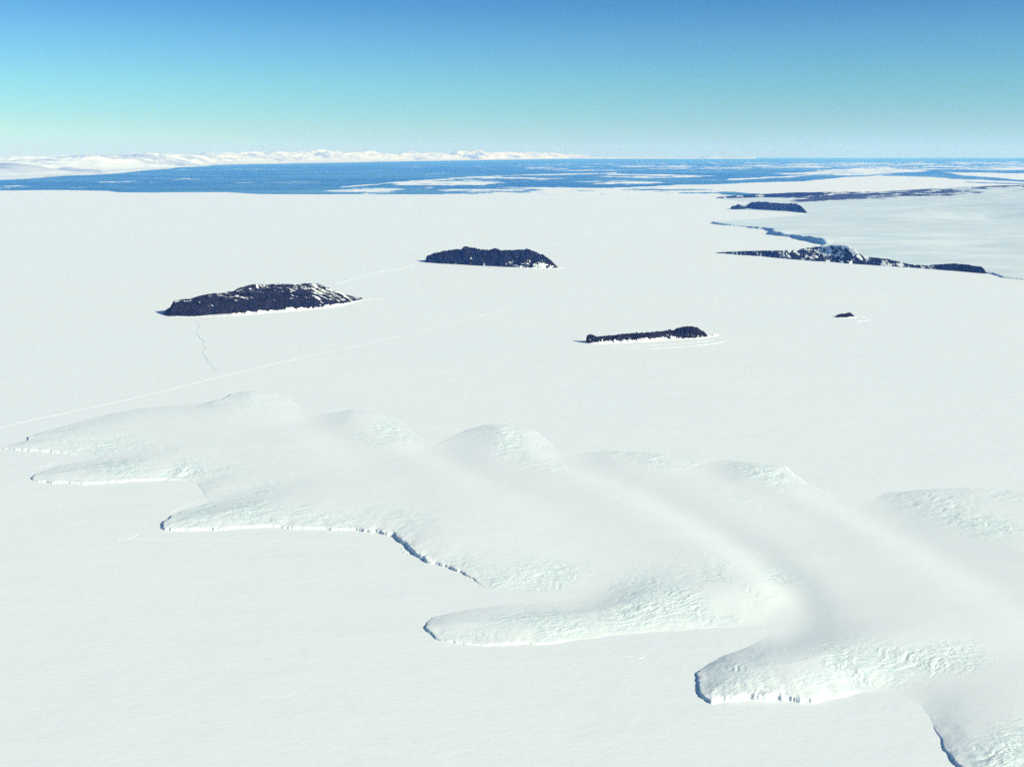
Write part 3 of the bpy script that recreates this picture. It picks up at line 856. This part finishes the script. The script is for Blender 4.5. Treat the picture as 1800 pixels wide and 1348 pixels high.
# ------------------------------------------------------------------ marks on the sea ice: tracks, cracks, low pressure ridges
def strip(name, label, cat, pts, width, height, m, seed=0, wob=0.0, parent=None, group=None, n=None, gaps=None):
    p = smooth_line([gp(a, b) for a, b in pts], 10)
    L = np.concatenate([[0], np.cumsum(np.hypot(*np.diff(p, axis=0).T))])
    n = n or int(min(1500, max(60, L[-1] / 4)))
    s = np.linspace(0, L[-1], n)
    x = np.interp(s, L, p[:, 0]); y = np.interp(s, L, p[:, 1])
    tx_, ty_ = np.gradient(x), np.gradient(y); l = np.hypot(tx_, ty_); nx_, ny_ = -ty_ / l, tx_ / l
    o = wob * fbm(s / 55, s * 0 + seed, 4, seed)
    x, y = x + nx_ * o, y + ny_ * o
    wv = width * (0.7 + 0.45 * np.abs(fbm(s / 40, s * 0 + 3, 3, seed + 1)))
    taper = sstep(0, 0.06, s / L[-1]) * sstep(0, 0.06, 1 - s / L[-1])
    if gaps:
        taper = taper * np.clip(sstep(-0.25, 0.1, fbm(s / gaps, s * 0, 3, seed + 5)), 0.5, 1)
    wv = wv * (0.2 + 0.8 * taper)
    t = np.linspace(-1, 1, 9)
    X = x[None] + nx_[None] * wv[None] * t[:, None]; Y = y[None] + ny_[None] * wv[None] * t[:, None]
    Z = height * taper[None] * (1 - t[:, None] ** 2) * (1 + 0.4 * fbm(X / 8, Y / 8, 3, seed + 2)) + 0.35 * fbm(X / 420, Y / 300, 3, 71) + 0.03
    Z[0] -= 0.5; Z[-1] -= 0.5
    ob = grid_mesh(name, X, Y, Z, m, parent)
    if not parent:
        tag(ob, label, cat, group)
    return ob


strip('snow_track', 'long faint white vehicle track running from the left edge up behind the glacier tongue', 'track',
      [(-60, 766), (0, 751), (60, 737), (150, 718), (260, 694), (380, 664), (480, 640), (600, 614), (700, 591), (800, 566), (900, 543)], 3.4, 0.42, M_DRIFT, 5, 2, gaps=300)
strip('snow_track', 'faint straight track in the open ice below the third glacier lobe', 'track',
      [(205, 946), (300, 947), (400, 949), (500, 951), (600, 956), (700, 962)], 1.1, 0.16, M_DRIFT, 8, 1)
strip('ice_crack', 'thin crack zigzagging from the broad island down towards the glacier tongue', 'crack',
      [(344, 562), (350, 574), (346, 586), (356, 598), (361, 613), (359, 621), (366, 634), (374, 646), (384, 656)], 3.0, 0.8, M_CRACK, 12, 5, gaps=160)
strip('ice_crack', 'thin crack in the sea ice joining the broad island to the steep far island', 'crack',
      [(578, 502), (600, 496), (625, 488), (650, 482), (668, 478), (690, 475), (715, 469), (742, 463)], 6.0, 2.2, M_CRACK, 15, 14, gaps=240)
strip('ice_crack', 'short faint crack in the sea ice right of the steep far island', 'crack',
      [(940, 436), (965, 432), (990, 426), (1004, 419), (1020, 412), (1045, 408)], 6.0, 1.8, M_CRACK, 18, 14, gaps=300)
strip('pressure_ridge', 'bright low snow ridge curving in front of the long narrow rock ridge', 'snow ridge',
      [(1085, 611.5), (1105, 612.3), (1130, 612.3), (1150, 612.8), (1180, 611.3), (1205, 609), (1235, 606.2), (1262, 603), (1278, 598)], 5.0, 1.8, M_DRIFT, 22, 5, gaps=120)
strip('pressure_ridge', 'thin inner snow ridge between the narrow rock ridge and the outer snow ridge', 'snow ridge',
      [(1070, 609), (1100, 608), (1140, 607), (1190, 604.5), (1230, 601), (1260, 597)], 3.0, 0.9, M_DRIFT, 24, 4, gaps=90)
strip('pressure_ridge', 'short snow ridge curling beside the smallest rock islet', 'snow ridge',
      [(1492, 564.5), (1508, 565), (1520, 563.8), (1530, 561.8)], 4.0, 1.3, M_DRIFT, 27, 3)
strip('pressure_ridge', 'faint snow ridge trailing right from the tip of the broad island', 'snow ridge',
      [(638, 527.5), (650, 526), (662, 526.5), (675, 526)], 4.0, 1.2, M_DRIFT, 29, 4)
strip('pressure_ridge', 'small curled snow bump on open ice between the two nearest glacier lobes', 'snow ridge',
      [(1095, 1153), (1112, 1154), (1124, 1157), (1133, 1153)], 1.2, 0.5, M_SNOW, 31, 1)
strip('pressure_ridge', 'faint hooked snow ridge on the open ice near the bottom of the picture', 'snow ridge',
      [(455, 1226), (480, 1222), (500, 1224), (515, 1219)], 0.8, 0.16, M_SNOW, 33, 1)
strip('pressure_ridge', 'small bright snow mound left of the third glacier lobe on open ice', 'snow ridge',
      [(205, 949), (215, 945), (228, 946), (244, 938)], 1.3, 0.3, M_SNOW, 35, 2)
strip('pressure_ridge', 'low wavy snow ridge beside the back of the third glacier lobe', 'snow ridge',
      [(298, 902), (318, 893), (335, 886), (352, 879)], 1.3, 0.25, M_SNOW, 37, 2)
strip('pressure_ridge', 'snow bank along the notch behind the second glacier lobe', 'snow ridge',
      [(60, 823), (80, 819), (100, 813), (125, 810)], 1.3, 0.25, M_SNOW, 38, 2)

# broken blocks below the dark blue cliff
rng_ = np.random.RandomState(4)
blocks = []
for i, (px, py, r) in enumerate([(708, 966, 2.6), (712, 971, 3.0), (717, 973, 2.2), (719, 968, 1.8), (709, 973, 1.6)]):
    gx_, gy_ = gp(px, py)
    me = bpy.data.meshes.new('ice_block')
    import bmesh
    bm_ = bmesh.new()
    bmesh.ops.create_icosphere(bm_, subdivisions=2, radius=1)
    for vt in bm_.verts:
        q = vt.co.copy()
        f = 0.75 + 0.35 * rng_.rand()
        vt.co = (q.x * r * 1.2 * f, q.y * r * f, q.z * r * 0.6 * f)
    bm_.to_mesh(me); bm_.free()
    me.materials.append(M_DRIFT)
    ob = bpy.data.objects.new('ice_block', me); COL.objects.link(ob)
    ob.location = (float(gx_), float(gy_), r * 0.35)
    tag(ob, 'small white block of fallen ice lying below the dark blue cliff', 'ice block', 'fallen ice blocks below the dark cliff')

# ------------------------------------------------------------------ air
me = bpy.data.meshes.new('haze')
x0, x1, y0, y1, z0, z1 = -290000, 290000, -9000, 240000, -40, 2600
vs = [(x, y, z) for x in (x0, x1) for y in (y0, y1) for z in (z0, z1)]
fs = [(0, 1, 3, 2), (4, 6, 7, 5), (0, 4, 5, 1), (2, 3, 7, 6), (0, 2, 6, 4), (1, 5, 7, 3)]
me.from_pydata(vs, [], fs)
haze = bpy.data.objects.new('haze', me); COL.objects.link(haze)
haze['kind'] = 'stuff'
hm = bpy.data.materials.new('thin_air'); hm.use_nodes = True
nt = hm.node_tree; nt.nodes.clear()
out = nt.nodes.new('ShaderNodeOutputMaterial'); pv = nt.nodes.new('ShaderNodeVolumePrincipled')
pv.inputs['Color'].default_value = (0.11, 0.31, 1.0, 1)
pv.inputs['Absorption Color'].default_value = (1, 1, 1, 1)
pv.inputs['Density'].default_value = 1.5e-5
pv.inputs['Anisotropy'].default_value = 0.0
nt.links.new(pv.outputs[0], out.inputs['Volume'])
me.materials.append(hm)

# ------------------------------------------------------------------ sky and sun
w = bpy.data.worlds.new('World'); SC.world = w; w.use_nodes = True
nt = w.node_tree; bg = nt.nodes['Background']
sky = nt.nodes.new('ShaderNodeTexSky'); sky.sky_type = 'NISHITA'; sky.sun_disc = False
sky.sun_elevation = SUN_EL
sky.sun_rotation = math.radians(90) - SUN_AZ
sky.altitude = 1500; sky.air_density = 1.0; sky.dust_density = 0.3; sky.ozone_density = 2.0
tc = nt.nodes.new('ShaderNodeTexCoord')
ad = nt.nodes.new('ShaderNodeVectorMath'); ad.operation = 'ADD'; ad.inputs[1].default_value = (0, 0, 0.012)   # the horizon lies lower, seen from the air
nt.links.new(tc.outputs['Generated'], ad.inputs[0]); nt.links.new(ad.outputs[0], sky.inputs[0])
sep = nt.nodes.new('ShaderNodeSeparateXYZ'); nt.links.new(ad.outputs[0], sep.inputs[0])
rp = nt.nodes.new('ShaderNodeValToRGB')
nt.links.new(sep.outputs['Z'], rp.inputs[0])
cr = rp.color_ramp
# the photograph's deep blue-to-pale band above the horizon: height in the sky (frame row) and the colour's share, halved
SKY = [(277, (.35, .47, .42)), (245, (.355, .48, .41)), (200, (.32, .48, .465)), (145, (.285, .50, .505)), (70, (.235, .45, .545)), (10, (.165, .375, .53)), (-300, (.16, .35, .54)), (-2500, (.45, .45, .40))]
st = []
for py, c in SKY:
    v_ = (674 - py) / F
    st.append((min(1.0, (v_ * CP - SP) / math.sqrt(1 + v_ * v_) + 0.012), c))
while len(cr.elements) > 1:
    cr.elements.remove(cr.elements[-1])
cr.elements[0].position = st[0][0]; cr.elements[0].color = (*st[0][1], 1)
for p_, c in st[1:]:
    cr.elements.new(p_).color = (*c, 1)
mx = nt.nodes.new('ShaderNodeMix'); mx.data_type = 'RGBA'; mx.blend_type = 'MULTIPLY'; mx.inputs[0].default_value = 1
nt.links.new(sky.outputs[0], mx.inputs[6]); nt.links.new(rp.outputs[0], mx.inputs[7])
dbl = nt.nodes.new('ShaderNodeVectorMath'); dbl.operation = 'SCALE'; dbl.inputs['Scale'].default_value = 2.0
nt.links.new(mx.outputs[2], dbl.inputs[0]); nt.links.new(dbl.outputs[0], bg.inputs['Color'])
bg.inputs['Strength'].default_value = 0.07

sl = bpy.data.lights.new('sun', 'SUN'); sl.energy = 4.6; sl.angle = math.radians(0.53); sl.color = (1.0, 0.965, 0.80)
so = bpy.data.objects.new('sun', sl); COL.objects.link(so)
from mathutils import Vector
d = Vector((math.cos(SUN_EL) * math.cos(SUN_AZ), math.cos(SUN_EL) * math.sin(SUN_AZ), math.sin(SUN_EL)))
so.rotation_euler = d.to_track_quat('Z', 'Y').to_euler()
so.location = (0, 0, 3000)

cam = bpy.data.cameras.new('camera'); co = bpy.data.objects.new('camera', cam); COL.objects.link(co)
cam.sensor_width = 36; cam.lens = 36 * F / 1800
cam.clip_start = 5; cam.clip_end = 600000
co.location = (0, 0, H); co.rotation_euler = (math.pi / 2 - PITCH, 0, 0)
SC.camera = co
SC.view_settings.view_transform = 'Standard'; SC.view_settings.look = 'None'
SC.view_settings.exposure = 0.51; SC.view_settings.gamma = 1
SC.cycles.volume_bounces = 1
SC.cycles.use_denoising = False
